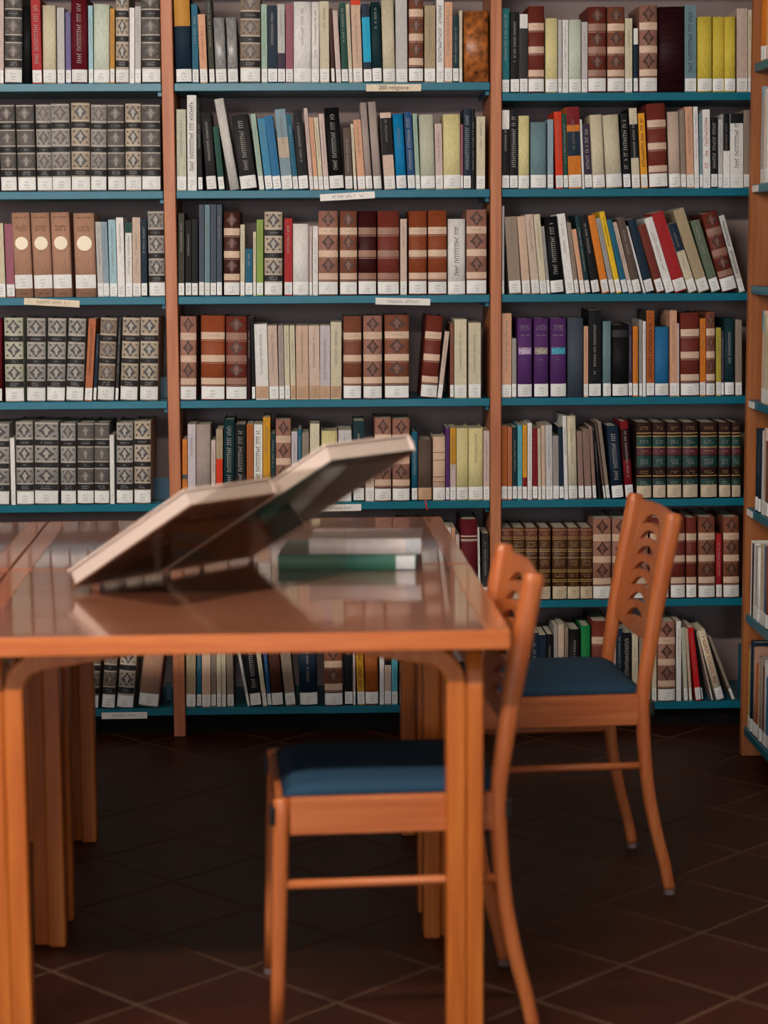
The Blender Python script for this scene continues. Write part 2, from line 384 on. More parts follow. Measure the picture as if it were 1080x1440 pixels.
NAME = {'p': 'paperback_book', 'h': 'hardback_book', 'og': 'encyclopedia_volume', 'ob': 'encyclopedia_volume', 'bb': 'encyclopedia_volume', 'lg': 'leather_volume', 'lb': 'leather_volume', 'ci': 'series_volume', 'pu': 'series_volume'}
ALLBOOKS = []
def build_book(w, h, d, ck, style, opts, rnd):
    """returns root Empty with local origin at centre of the bottom front edge (front = -y)"""
    root = link(NAME[style], None); root.empty_display_size = .03
    hard = style != 'p'
    b = min(.006, max(.0012, .13*w)) if hard else .0006
    th = .0026 if hard and w > .014 else .0009
    cm = cover_mat(ck, style); n = 8 if hard else 2
    # cover: U-shaped section extruded upward
    out = [(-w/2, d)]+[(-w/2+w*i/n, spine_y(-w/2+w*i/n, w, b)) for i in range(n+1)]+[(w/2, d)]
    wi = w-2*th; inn = [(wi/2, d)]+[(wi/2-wi*i/n, spine_y(wi/2-wi*i/n, wi, b)+th) for i in range(n+1)]+[(-wi/2, d)]
    loop = out+inn; k = len(loop); no = len(out)
    V = [(x, y, 0) for x, y in loop]+[(x, y, h) for x, y in loop]; Fc = []
    for i in range(k): Fc.append((i, (i+1) % k, (i+1) % k+k, i+k))
    for i in range(no-1):
        a, c = i, k-1-i
        Fc.append((a+k, a+1+k, c-1+k, c+k)); Fc.append((a+1, a, c, c-1))
    me = mesh('cover', V, Fc, cm)
    for p in me.polygons:
        if p.index < k: p.use_smooth = hard and 0 < p.index < no-2
    link('cover', me, root)
    g = .003 if hard else .0004
    pz0, pz1, py1 = (.003, h-.004, d-.004) if hard else (.0003, h-.0005, d-.0003)
    box('pages', root, PAPER, -wi/2+.0001, wi/2-.0001, th+.0008, py1, pz0, pz1)
    # spine label
    if 'N' not in opts:
        lm = LABEL_T if 'L' in opts else (LABEL_P if style in ('lg',) or 'LP' in opts else LABEL_W)
        lz0, lz1 = (.0035, .038) if style != 'ci' else (h*.105, h*.27)
        lz1 += rnd.uniform(-.0015, .0015)
        bm = bmesh.new(); patch(bm, w, b, -w*.485, w*.485, lz0, lz1, .0004, n)
        lo = link('spine_label', bm_mesh('spine_label', bm, lm), root)
        if w > .009:
            bm = bmesh.new(); ww = min(w*.26, .008)
            for r_ in (.35, .6, .8) if w > .016 else (.35, .62):
                z = lz0+(lz1-lz0)*(1-r_); strokes(bm, -ww*rnd.uniform(.5, 1), ww, z-.0016, z+.0016, spine_y(ww, w, b)-.0014-b*.1, 4)
            link('label_print', bm_mesh('label_print', bm, INK_S), lo)
    lowest = .04
    def band(nm, f0, f1, m_, off=.0003, wf=.99):
        bm = bmesh.new(); patch(bm, w, b, -w/2*wf, w/2*wf, h*(1-f1), h*(1-f0), off, n); return link(nm, bm_mesh(nm, bm, m_), root)
    def marks(f, half, m_, rows=1, nn=8):
        bm = bmesh.new()
        for r_ in range(rows):
            z = h*(1-f)-r_*.0055; strokes(bm, -half*rnd.uniform(.75, 1), half, z-.0016, z+.0016, -b-.0008, nn)
        link('title_lettering', bm_mesh('title_lettering', bm, m_), root)
    if style == 'og':
        for f0, f1 in ((.215, .285), (.49, .55), (.755, .825)):
            band('spine_band', f0, f1, BAND_K)
            band('gilt_line', f0-.018, f0-.008, BAND_L, .0004); band('gilt_line', f1+.008, f1+.018, BAND_L, .0004)
        marks(.25, w*.28, INK_L, 1, 6); marks(.52, w*.08, INK_L, 1, 2); marks(.78, w*.25, INK_L, 2, 5)
        om = ORN_F if 'F' in opts else ORN_G
        for f in (.105, .385, .655):
            link('ornament', om, root, (0, -b-.0006, h*(1-f))).scale = (w*.86, .02, h*.155)
        band('gilt_line', .012, .022, BAND_L, .0004)
    elif style in ('ob', 'bb'):
        cmx = BAND_CF if 'F' in opts else BAND_C
        for f0, f1 in ((.195, .28), (.465, .545), (.735, .812)):
            band('spine_band', f0, f1, cmx); band('gilt_line', f1+.01, f1+.02, BAND_CF, .0004)
        band('spine_band', .822, .85, BAND_D)
        if style == 'ob':
            for f in (.1, .372, .64):
                link('ornament', ORN_B, root, (0, -b-.0006, h*(1-f))).scale = (w*.84, .02, h*.165)
        marks(.237, w*.25, INK_S, 1, 6)
    elif style == 'lg':
        for f0, f1, m_ in ((.19, .32, BAND_G), (.335, .425, BAND_M), (.44, .58, BAND_G), (.74, .83, BAND_G)): band('spine_band', f0, f1, m_)
        for f in (.025, .14, .18, .325, .43, .585, .70, .735):
            bm = bmesh.new(); patch(bm, w, b, -w/2, w/2, h*(1-f)-.0012, h*(1-f)+.0012, .0011, n); link('raised_band', bm_mesh('raised_band', bm, INK_G if f in (.14, .18, .325, .70) else cm), root)
        for f, r_ in ((.06, 2), (.24, 2), (.375, 1), (.49, 3), (.64, 2), (.78, 2)): marks(f, w*.3, INK_L if f in (.24, .49, .78) else INK_G, r_, 5)
    elif style == 'lb':
        for f in (.03, .13, .155, .30, .325, .415, .585, .61, .72, .745):
            bm = bmesh.new(); patch(bm, w, b, -w/2, w/2, h*(1-f)-.0009, h*(1-f)+.0009, .0011, n); link('raised_band', bm_mesh('raised_band', bm, INK_G), root)
        for f, r_ in ((.065, 2), (.20, 3), (.36, 1), (.46, 3), (.65, 2), (.78, 2)): marks(f, w*.34, INK_G, r_, 5)
        band('spine_band', .0, .125, mat('leather_red', '6A3A30', .4, .2, 200))
    elif style == 'ci':
        marks(.055, w*.36, INK, 1, 10); marks(.16, w*.34, INK, 3, 10); marks(.445 if 0 else .46, w*.08, INK, 1, 2); marks(.955, w*.3, INK, 1, 8)
        link('disc', DISC_ME, root, (0, -b-.0007, h*(1-.36))).scale = (min(w*.72, .044), 1, min(w*.72, .044))
    elif style == 'pu':
        marks(.09, w*.36, INK_L, 3, 9); marks(.21, w*.34, INK_L, 1, 8); marks(.52, w*.14, INK_S, 1, 3)
        band('spine_picture', .365, .45, mat('picture_'+opts[-1], {'w': 'B9A6C2', 'b': 'A8A094', 't': '3E9AB0'}[opts[-1]], .5, .5, 160), .0004, .86)
    i = 0
    while i < len(opts):            # coloured panels: P f0 f1 colour
        if opts[i] == 'P': band('spine_panel', float(opts[i+1]), float(opts[i+2]), cover_mat(opts[i+3], 'p'), .0003); i += 4
        else: i += 1
    if style in ('p', 'h') and '-' not in opts and w > .006:
        c = lin(PAL[ck][1]); lum = .3*c[0]+.6*c[1]+.1*c[2]
        t = next((o[1] for o in opts if len(o) == 2 and o[0] == 'T'), None) or ('l' if lum < .13 else ('d' if 'D' in opts else 's'))
        if rnd.random() < .85 or 'D' in opts or any(o[0] == 'T' for o in opts):
            bm = bmesh.new(); xw = min(w*.3, .007)*.5*(1.7 if 'D' in opts else 1); top = h*rnd.uniform(.82, .94); bot = max(.05, top-h*rnd.uniform(.25, .62))
            if 'D' in opts: top, bot = h*.93, .055
            strokes(bm, -xw, xw, bot, top, -b-.0009, max(5, int((top-bot)/(.0036 if 'D' not in opts else .0055))), vert=True)
            link('title_lettering', bm_mesh('title_lettering', bm, INKS[t]), root)
    return root

def shelf_books(key, row, lines):
    z = SHELF[key, row][1]; rnd = random.Random(hash((ord(key), row)) & 0xffff)
    specs = []
    for ln in lines.strip().splitlines():
        for part in ln.split(';'):
            t = part.split()
            if not t: continue
            specs.append([float(t[0]), float(t[1]), float(t[2]), float(t[3]), t[4], t[5], t[6:]])
    items = []
    for x0, x1, yt, ln, ck, st, op in specs:
        back = .004 if st not in ('p', 'h') else rnd.uniform(.004, .013)
        Y = FY+back
        yb = proj((0, Y, z))[1]
        a, c = on_y(x0, yb, Y).x, on_y(x1, yb, Y).x
        top = on_y((x0+x1)/2+ln, yt, Y); bot = on_y((x0+x1)/2, yb, Y)
        dx, dz = top.x-bot.x, max(.05, top.z-z)
        lo, hi = BAYS[key][0]+.0015, BAYS[key][1]-.0015
        a, c = max(a, lo), min(c, hi)
        if a+dx < lo: dx = lo-a
        if c+dx > hi: dx = hi-c
        items.append([a, c, dx/dz, dz, Y, ck, st, op])
    # neighbours must not run into each other, at the foot or at the top of the lower one
    for _ in range(3):
        for p, q in zip(items, items[1:]):
            for hh in (0, min(p[3], q[3])):
                o = (p[1]+p[2]*hh)-(q[0]+q[2]*hh)+.0006
                if o > 0:
                    sp = max(p[1]-p[0]-.004, 0); sq = max(q[1]-q[0]-.004, 0); s = sp+sq or 1
                    p[1] -= o*sp/s; q[0] += o*sq/s
    made = []
    for a, c, sl, dz, Y, ck, st, op in items:
        th = math.atan(sl); w = max(.0035, (c-a)*cos(th)); h = dz/cos(th)-(w*abs(sin(th)) if abs(th) > .02 else 0)
        d = min(.225, max(.11, h*.7*rnd.uniform(.92, 1.06)))
        if st in ('og', 'ob', 'bb'): d = .2
        r = build_book(w, h, d, ck, st, op, rnd)
        piv = Vector((a, Y, z+.0003)) if sl <= 0 else Vector((c, Y, z+.0003))
        off = Vector((w/2 if sl <= 0 else -w/2, 0, 0)); rot = Matrix.Rotation(th, 3, 'Y')
        r.location = piv+rot@off; r.rotation_euler = (0, th, 0)
        made.append((r, dict(w=w, h=h, th=th, ck=ck, st=st, key=key, row=row)))
    ALLBOOKS.append((key, row, made)); return made

# rows of books: x-left x-right (at the foot) y-top lean colour style options
shelf_books('L', 6, '''-9 5 -8 0 pp p;7 31 -14 0 gd og F;33 43 8 0 bk h N -;46 59 -2 -3 rd p Tl D;61 79 8 -1 cr h -;81 91 11 -1 pg p;93 100 17 -1 bp p
101 123 -4 -1 bu h Tl D;125 131 8 -1 pb p;132 154 6 0 mw h -;155 161 12 0 oc p;163 181 -13 0 tl og;182 189 11 0 wh p;190 198 9 0 pg p;200 226 -13 0 gd og F''')
shelf_books('L', 5, '''-24 -1 147 -4 gr og F;2 24 147 -4 gd og F;26 51 147 -4 gd og F;53 74 147 -3 gr og F;74 100 146 -3 gr og F;101 127 145 -1 tl og;128 150 147 0 gr og F;152 176 147 -2 gd og F;177 199 146 -1 tl og;200 226 147 -1 gd og F''')
shelf_books('L', 4, '''-6 8 314 -4 cr p;10 21 315 -4 ro p;22 47 299 -6 ta ci;49 75 299 -6 ta ci;76 102 299 -5 ta ci;107 136 300 -4 ta ci;138 146 312 -4 pg p;146 154 312 -4 gb p;155 165 309 -3 pb p;166 176 306 -3 wh p
177 186 313 -1 wh p P .0 .14 dg;187 198 306 -1 pi p;199 207 308 -1 nv p;210 235 297 -2 gr og''')
shelf_books('L', 3, '''-14 3 447 0 bu h;8 34 447 -2 gg og;38 64 447 0 gr og;66 91 447 2 gr og;93 117 447 4 gr og;119 129 448 6 ob p Td;131 135 470 5 nv p;137 160 446 5 tg og F;162 166 447 5 ch p;169 193 446 4 tl og;197 222 446 1 tl og''')
shelf_books('L', 2, '''-16 13 595 0 gr og;16 22 616 -2 wh p -;24 48 593 -2 gr og;49 82 593 0 gr og;86 107 595 -1 si og F;109 132 594 0 gd og F;133 154 594 0 gd og F;155 161 612 -1 wh p -;164 187 594 0 gr og;189 212 592 0 tl og''')
shelf_books('M', 6, '''248 270 -8 -4 nv h P 0 .36 oc -;271 280 6 -2 tb p;281 292 20 -4 pe p Tr;295 302 -5 -6 do p;304 319 25 -4 si h;321 335 25 -3 si h;338 366 -10 0 tg og F;368 376 6 -1 mi p;377 390 8 -1 nv p;391 401 6 -1 pg p P .62 1 dp;402 412 6 0 ro p
413 438 3 0 wh h;438 449 3 0 wh h;450 465 2 -1 cr p;466 471 12 -4 db p;473 480 15 -6 pp p;481 490 4 -4 dg p;491 496 6 -5 cr p;497 510 0 -4 pk p P 0 .06 ro2;512 523 5 -4 nv p P .17 .74 cg -;524 537 3 -3 dk h;539 556 0 -3 cr h -;557 573 -5 -1 pg p;575 595 -12 0 br ob
597 612 8 0 be p;614 624 -5 0 wh p D;625 636 3 0 pe p;637 645 22 0 dk p;646 650 15 0 cr p;653 687 16 -1 art h N -''')
shelf_books('M', 5, '''249 262 154 -1 gg p;264 277 134 -1 wh p D;279 286 158 -3 bk p;288 305 158 -9 ch h;308 316 178 -9 dg p;324 337 138 -23 ow h N -;339 362 160 -14 ch h D;365 372 160 -13 mi p;374 384 166 -12 sb p;385 396 162 -13 bl p;397 412 153 -11 bg p P .35 .6 tl;413 420 160 -11 tb p
421 434 154 -10 bk p;436 441 152 -9 pp p;442 448 165 -8 pe p;449 455 165 -8 cr p;456 463 160 -8 pp p;464 484 151 -8 bk h D;486 496 180 -4 dt p;498 502 174 -5 cr p;503 514 168 -7 pe p;515 524 144 -9 pt h -;526 537 143 -9 pt h -;541 556 158 -7 pi p P .07 .55 bk
558 572 160 -6 bb h;574 584 157 -6 rb p D;585 591 160 -5 mi p;592 612 161 -3 gg h -;613 623 174 -2 pp p;624 648 161 -1 py h -;648 651 175 0 ro p;652 662 153 0 nv p D;663 668 154 0 bk p N;670 682 164 0 cr p''')
shelf_books('M', 4, '''249 259 300 0 do p;261 269 310 0 bk p;270 278 308 0 bk p;280 287 288 0 sl p;288 295 288 0 gt p;296 304 288 0 sl p;305 312 288 0 sl p;315 337 298 0 db ob;338 344 316 0 cr p;345 355 350 0 tb p;356 360 326 0 cr p;361 370 309 0 og p;372 397 298 0 tl og;400 411 307 0 rd p
412 434 315 0 wh h -;435 439 318 0 pp p;440 447 318 0 wh p;448 475 297 0 rw ob;478 502 297 0 br ob;504 529 297 0 ma bb F;531 561 297 0 b2 bb F;563 572 308 0 pi p;575 600 297 0 bo bb;602 628 296 0 bo bb;630 654 308 0 wh h D;656 684 295 0 rw ob''')
shelf_books('M', 3, '''252 276 445 0 rw ob;283 316 444 0 bo bb;318 347 445 0 b2 ob F;348 353 447 0 md p N;354 359 446 -2 bk p;360 378 456 -3 wh p L;379 392 458 -3 pi p;393 400 458 -2 pt p;401 408 458 -2 cr p;409 416 458 -2 cr p L;417 434 458 -1 pk p L;435 450 458 -1 pi p L;450 464 458 0 lw p L;465 480 453 0 cr p L
483 508 445 0 br bb;511 537 444 0 rw ob;541 575 443 0 br ob;591 614 443 9 b2 bb;615 621 466 11 pi p;633 638 455 0 br p;639 656 449 0 cr p;659 676 454 0 cr p''')
m5 = shelf_books('M', 2, '''255 263 618 0 or p P .55 .62 sl;264 275 597 0 lw p;276 296 597 0 pt h -;297 303 619 0 pp p;304 313 604 0 be p P .4 1 ro2;315 330 590 0 dk h D;331 345 597 0 bk p D;347 356 597 0 rs p;357 369 597 0 wh p D;370 380 587 0 mu p;381 387 610 0 dk p;388 409 590 0 rw ob;410 418 607 0 lw p;419 424 604 0 tb p;425 434 609 0 tg p
436 449 596 0 cr p;452 474 606 0 py h -;476 494 605 0 pg p;497 512 592 0 dk p;514 526 640 0 pi p;527 550 588 0 rw ob;552 576 589 0 rw ob;579 587 607 0 tb h;588 607 618 0 dt h L -;609 626 614 0 pk h P .24 .25 br P .36 .37 br P .62 .63 br P .7 .71 br;627 632 602 0 pu p;633 641 602 0 pp p P 0 .5 mu;642 658 602 0 py h -;659 679 602 0 py h;680 689 606 0 pp p''')
shelf_books('M', 1, '''560 590 735 0 rw ob;592 615 735 0 br ob;617 627 745 0 cr p;628 634 742 0 wh p;635 640 742 0 pe p;641 646 752 0 pp p;648 672 730 0 bu h P .2 .215 cr P .24 .27 tl -;673 676 742 -2 wh p;678 687 750 0 ch p''')
shelf_books('M', 0, '''262 275 872 0 be p;277 283 880 0 tb p;284 296 876 0 pk p;297 304 880 0 tg p;305 311 880 -1 cr p;312 318 880 -1 cr p;319 334 875 -3 tg p;347 352 876 -22 pg p;353 369 880 -13 bk p D;370 376 880 -15 cr p;377 382 884 -10 rb p;383 400 878 -9 db h;401 416 880 -12 tg p;422 447 882 -4 nv h;457 482 874 -2 br ob
485 496 880 -1 bk p;497 500 884 -1 pp p;502 513 880 -4 mu p Td D;514 532 880 -2 rs h;534 540 880 0 wh p;541 550 880 0 pi p P 0 .5 bk;551 559 884 0 cy p;562 580 880 0 br bb;582 600 884 0 cr p''')
shelf_books('L', 0, '''26 45 880 3 cr p;60 84 876 4 tg og F;88 112 876 5 pg p;115 138 876 6 tg og;143 161 876 7 tg og F;164 187 876 9 tl og;194 222 874 14 ta h''')
shelf_books('R', 6, '''705 716 12 0 tq p;718 730 17 0 bk p;731 742 20 0 wh p P .18 1 ch;743 765 9 0 b2 bb;767 784 26 0 py h -;785 790 28 0 pg p;791 799 28 0 wh p;800 817 28 0 mw h -;818 826 31 0 pg p;827 852 10 0 b2 ob F;854 878 10 0 br ob;879 889 26 0 cr p
891 897 40 0 nv p P 0 .25 wh;899 924 8 0 rw ob;926 962 10 0 md h N -;963 979 7 0 gt p D;981 1001 24 0 ye h -;1002 1018 24 0 ye h -;1019 1034 24 0 ye h -;1036 1051 12 0 pi p;1052 1057 14 0 cr p''')
shelf_books('R', 5, '''705 716 155 0 bk p P 0 .24 wh;717 728 155 0 bk p D;729 744 163 0 py h -;746 768 172 0 gt h -;770 778 168 0 gb p;782 792 157 -3 ro2 p;793 799 160 -3 dg p;800 818 150 -4 or p P 0 .22 dr P .3 .6 nv;819 822 168 -4 wh p;823 833 174 -4 dp p D;834 851 161 -5 cr h -;853 875 161 -6 cr h -;877 887 160 -5 bk p D
889 900 152 -5 bk p P 0 .2 cr P .62 1 cr;902 911 159 -5 am p Td D;913 939 145 -4 b2 bb;941 957 157 -3 pi h -;958 965 155 -3 tg p;966 976 150 -3 pe p;977 983 150 -2 wh p;984 988 160 -1 gt p;989 999 154 -1 wh p Tr D;1000 1009 165 0 bk p D;1010 1016 168 0 pg p;1017 1026 160 0 wh p P 0 .5 bk;1027 1045 160 0 wh p P 0 .13 bk D;1046 1054 155 0 tg p''')
shelf_books('R', 4, '''705 709 290 0 pg p;715 733 304 -7 tg p;735 746 304 -8 pk p;748 759 301 -10 pi p;760 769 301 -10 cr p;770 774 318 -9 gr p;775 794 304 -10 bk h D;796 808 300 -14 wh p;809 815 313 -12 tg p;816 823 322 -13 pe p;824 831 302 -16 dk p;832 845 302 -18 bk p;846 857 302 -21 or p -;859 866 306 -22 gr p;867 875 297 -25 yb p Td;876 884 308 -24 tb p;885 891 312 -24 pi p
892 904 305 -25 dt p;905 908 318 -25 wh p;909 922 307 -27 nv p;923 935 315 -28 rs p P 0 1 b2;937 949 305 -32 wh p;950 967 296 -35 rd p;969 981 313 -31 cr p P 0 .4 nv;983 999 292 -38 be p;1001 1014 309 -31 gy p;1016 1038 296 -31 b2 ob F;1040 1048 302 -30 ow p D''')
shelf_books('R', 3, '''705 719 441 0 pe p;720 726 476 0 gr p;728 748 448 0 pu pu w;751 771 448 0 pu pu b;774 796 448 0 pu pu t;798 820 448 0 sl h N -;821 827 459 0 pe p;828 845 436 0 bk p;848 859 452 0 gt h;861 883 457 0 bk h P .07 .17 ch
884 889 455 0 dp p;890 897 459 0 or p;899 903 450 0 gr p;904 908 452 0 wh p;909 920 437 0 do p P 0 .98 rs Td D;921 940 460 0 bl h -;942 952 437 0 pe p;952 955 455 0 pp p;957 983 440 0 b2 bb;984 992 448 0 or p;993 1005 439 0 br ob;1007 1014 461 0 ly p;1014 1018 465 0 dp p;1019 1032 448 0 dk h;1034 1043 450 0 tg p''')
shelf_books('R', 2, '''705 713 599 0 rs p;714 720 601 0 ob p;721 727 601 0 dk p;728 734 598 0 cy p;735 741 598 0 am p P .7 1 dr;742 748 595 0 wh p;749 756 602 0 dr p;757 761 603 -1 cr p;762 767 599 -1 pk p;768 777 598 -1 pg p;778 786 613 -1 gr p;787 793 600 -2 nv p;794 799 585 -3 wh p;800 812 585 -3 cr h
814 821 607 -3 rt p;823 832 605 -4 rt p;834 840 600 -6 rt p;841 847 604 -9 bk p N;849 852 594 -13 dt p;853 858 593 -13 tg p;861 877 598 -8 nv h D;880 891 592 -8 dr h P .1 .5 md;895 916 594 0 lm lg;918 936 594 0 lm lg;938 958 594 0 lm lg;960 981 594 0 lm lg;985 1008 594 0 lm lg;1011 1027 594 0 lm lg;1029 1041 594 0 lm lg''')
shelf_books('R', 1, '''705 720 742 0 lb lb LP;721 738 742 0 lb lb LP;739 756 742 0 lb lb LP;758 774 742 0 lb lb LP;777 797 742 0 lb lb LP;798 815 742 0 lb lb LP;816 833 742 0 lb lb LP;834 859 729 0 rw ob;861 885 729 0 rw ob;887 911 728 0 rw ob;914 940 728 0 b2 bb;943 963 728 0 b2 bb;965 979 728 0 b2 bb;982 1005 727 0 br ob;1007 1015 751 0 rd h;1017 1039 727 0 br ob''')
shelf_books('R', 0, '''712 730 884 0 br bb;732 744 890 0 cr p;746 757 890 0 nv p;758 768 893 0 nv p;769 777 892 0 bk p;779 784 880 0 gr p;785 793 878 0 pi p;794 799 882 0 tg p;800 816 885 0 bk h;817 830 880 0 gn h -;832 855 873 0 b2 bb;857 866 884 0 pi p;867 875 884 0 nv p;876 887 890 0 bk p D;889 897 892 0 cr p;899 914 884 0 tg p;917 923 880 0 cr p
925 949 874 0 rw ob;951 959 874 0 wh p;961 968 883 -4 gg p;969 974 884 -6 pk p;976 986 882 -11 rr p;987 996 886 -11 bk p;999 1003 890 -22 pi p;1005 1019 885 -28 cr h Tr D;1030 1034 896 -34 tg p''')
# a red ribbon marker hanging out of one book, over the shelf edge
for r, q in m5:
    if q['ck'] == 'dt':
        bm = bmesh.new(); h0 = [(0, .01, .004), (.001, -.010, .0015), (.0025, -.012, -.012), (.006, -.0125, -.026)]
        pr = None
        for x, y, z in h0:
            c = (bm.verts.new((x-.0025, y, z)), bm.verts.new((x+.0025, y-.0004, z)))
            if pr: bm.faces.new((pr[0], pr[1], c[1], c[0]))
            pr = c
        o = link('bookmark_ribbon', bm_mesh('bookmark_ribbon', bm, mat('ribbon_red', 'A3121E', .5, .05, 80)), r); o['label'] = 'red ribbon marker hanging over the shelf edge'
# books of the side bookcase (spines face the tables)
def side_books(row, lst):
    z = SHELF['S', row][1]; made = []; rnd = random.Random(row+50)
    for y1, w, h, ck, st, op in lst:
        r = build_book(w, h, .19, ck, st, op.split(), rnd)
        r.location = (SX+.012, y1-w/2, z+.0003); r.rotation_euler = (0, 0, -pi/2)
        made.append((r, dict(w=w, h=h, th=0, ck=ck, st=st, key='S', row=row)))
    y = min(l[0]-l[1] for l in lst)-.002
    for k in range(8):                     # the row goes on toward the windows
        w = rnd.uniform(.016, .032); h = rnd.uniform(.19, .24); ck = rnd.choice(['cr', 'nv', 'tg', 'pg', 'rs', 'dg', 'pi', 'bl', 'br', 'wh'])
        if y-w < 5.12: break
        r = build_book(w, h, .19, ck, rnd.choice('ph'), [], rnd); st = 'p' if r.name.startswith('paper') else 'h'
        r.location = (SX+.012, y-w/2, z+.0003); r.rotation_euler = (0, 0, -pi/2); y -= w+.0015
        made.append((r, dict(w=w, h=h, th=0, ck=ck, st=st, key='S', row=row)))
    ALLBOOKS.append(('S', row, made))
side_books(6, [(5.455, .028, .235, 'or', 'h', ''), (5.425, .03, .24, 'or', 'h', ''), (5.39, .022, .22, 'cr', 'p', '')])
side_books(5, [(5.44, .018, .25, 'gb', 'p', 'P 0 1 pb'), (5.42, .012, .22, 'pe', 'p', ''), (5.405, .03, .24, 'wh', 'p', '')])
side_books(3, [(5.385, .02, .24, 'pk', 'p', 'P 0 .22 cy'), (5.362, .03, .23, 'cr', 'p', '')])
side_books(2, [(5.43, .03, .22, 'nv', 'h', ''), (5.395, .03, .22, 'nv', 'h', ''), (5.36, .02, .22, 'wh', 'p', '')])
side_books(1, [(5.478, .012, .205, 'wh', 'p', ''), (5.463, .022, .2, 'bk', 'p', 'N'), (5.44, .018, .205, 'wh', 'p', ''), (5.42, .03, .2, 'pg', 'p', '')])
side_books(0, [(5.485, .012, .215, 'yb', 'p', ''), (5.47, .016, .235, 'bg', 'p', 'P 0 .4 tl'), (5.451, .035, .25, 'nv', 'h', 'D'), (5.413, .03, .24, 'ta', 'h', '')])
# every book gets the label that singles it out
def look(q):
    a = []
    if abs(q['th']) > radians(5): a.append('leaning')
    if q['st'] in 'ph' and len(q['st']) == 1:
        if q['w'] < .0125: a.append('slim')
        elif q['w'] > .034: a.append('thick')
    nm = PAL[q['ck']][0]
    if q['st'] == 'lb' or q['st'] == 'lg' or (q['st'] == 'pu'): nm = {'lb': 'brown', 'lg': 'dark', 'pu': 'purple'}[q['st']]
    return ' '.join(a+[nm, NOUN[q['st']]])
def nwords(s): return len(s.split())
for key, row, made in ALLBOOKS:
    place = (ORD[row]+' shelf up, '+BAYNAME[key]); looks = [look(q) for _, q in made]
    def short(i):
        q = made[i][1]; return PAL[q['ck']][0] if q['st'] not in ('lb', 'lg') else 'leather'
    cand = []
    for i, (r, q) in enumerate(made):
        L = looks[i]
        opts_ = [L+', '+place]
        if 0 < i < len(made)-1: opts_.append('%s between %s and %s ones, %s' % (L, short(i-1), short(i+1), place))
        if i < len(made)-1: opts_.append('%s beside %s one, %s' % (L, short(i+1), place))
        k, post = (len(made)-i, 'corner-side end') if key != 'S' else (i+1, 'corner end')
        k0 = k-1
        opts_.append('%s, %s from %s, %s' % (L, NUM[min(k0, len(NUM)-1)], post, place))
        sl = L.replace(' with black bands', '').replace(' with cream bands', '').replace(' with green panels', '').replace(' with little picture', '')
        opts_.append('%s, %s from %s, %s' % (sl, NUM[min(k0, len(NUM)-1)], post, place))
        cand.append([o for o in opts_ if nwords(o) <= 16])
    for i, (r, q) in enumerate(made):
        for c in cand[i]:
            if not any(c in cand[j] for j in range(len(made)) if j != i): break
        tag(r, c, 'book', 'books on the %s of the %s' % (ORD[row]+' shelf up', BAYNAME[key]))
# bookends
BE = mat('bookend_metal', '14485C', .4, .05, 30, .5)
for key, row, x0, x1, yt, lab in (('L', 3, 226, 237, 530, 'narrow teal metal bookend at the end of the fourth shelf up, outer bay'),
                                  ('L', 2, 216, 239, 672, 'teal metal bookend in the gap on the third shelf up, outer bay'),
                                  ('L', 0, 234, 241, 960, 'dark teal metal bookend on the bottom shelf, outer bay'),
                                  ('R', 0, 1037, 1046, 905, 'dark teal metal bookend on the bottom shelf, corner bay')):
    z = SHELF[key, row][1]; Y = FY+.10; yb = proj((0, Y, z))[1]
    a, c, h = on_y(x0, yb, Y).x, on_y(x1, yb, Y).x, on_y(x0, yt, Y).z-z
    t = thing('bookend', lab, 'bookend', ((a+c)/2, Y, z+.0003)); hw = (c-a)/2
    box('upright_plate', t, BE, -hw, hw, 0, .0015, .001, h, .0004); box('base_plate', t, BE, -hw, hw, -.06, 0, 0, .001)

# ================================================================== TABLES
TW, TD, TZ, TT = .93, .733, .754, .033
TROT = radians(1.2)
SEAM = mat('joint_dark', '3A2015', .7, .05, 30, .1)
def bent(sgn, t, width, length=.27, ro=.078):
    """L-shaped laminated leg in the s-z plane; s runs under the top. returns outline points"""
    zt = TZ-TT; out, inn = [], []
    out.append((0, 0)); inn.append((t, 0)); n = 8
    for i in range(n+1):
        a = pi-(pi/2)*i/n
        out.append((ro+ro*cos(a), zt-ro+ro*sin(a))); inn.append((ro+(ro-t)*cos(a), zt-ro+(ro-t)*sin(a)))
    for f in (.3, .65, 1): out.append((ro+(length-ro)*f, zt)); inn.append((ro+(length-ro)*f, zt-t+(t-.004)*f))
    return out, inn
def bent_mesh(axis, sgn, t, width):
    out, inn = bent(sgn, t, width); b = bmesh.new(); R = []
    def P(s, z, wv): return (s*sgn, wv, z) if axis == 'x' else (wv, s*sgn, z)
    for (a, c) in zip(out, inn):
        R.append([b.verts.new(P(a[0], a[1], 0)), b.verts.new(P(a[0], a[1], width)), b.verts.new(P(c[0], c[1], width)), b.verts.new(P(c[0], c[1], 0))])
    for p, q in zip(R, R[1:]):
        for i in range(4): b.faces.new((p[i], p[(i+1) % 4], q[(i+1) % 4], q[i]))
    b.faces.new(R[0]); b.faces.new(list(reversed(R[-1])))
    bmesh.ops.recalc_face_normals(b, faces=b.faces)
    eds = [e for e in b.edges if len(e.link_faces) == 2 and e.calc_face_angle(0) > 1.2]
    bmesh.ops.bevel(b, geom=eds, offset=.0035, segments=2, affect='EDGES', profile=.5)
    return bm_mesh('leg', b, WOOD_LEG)
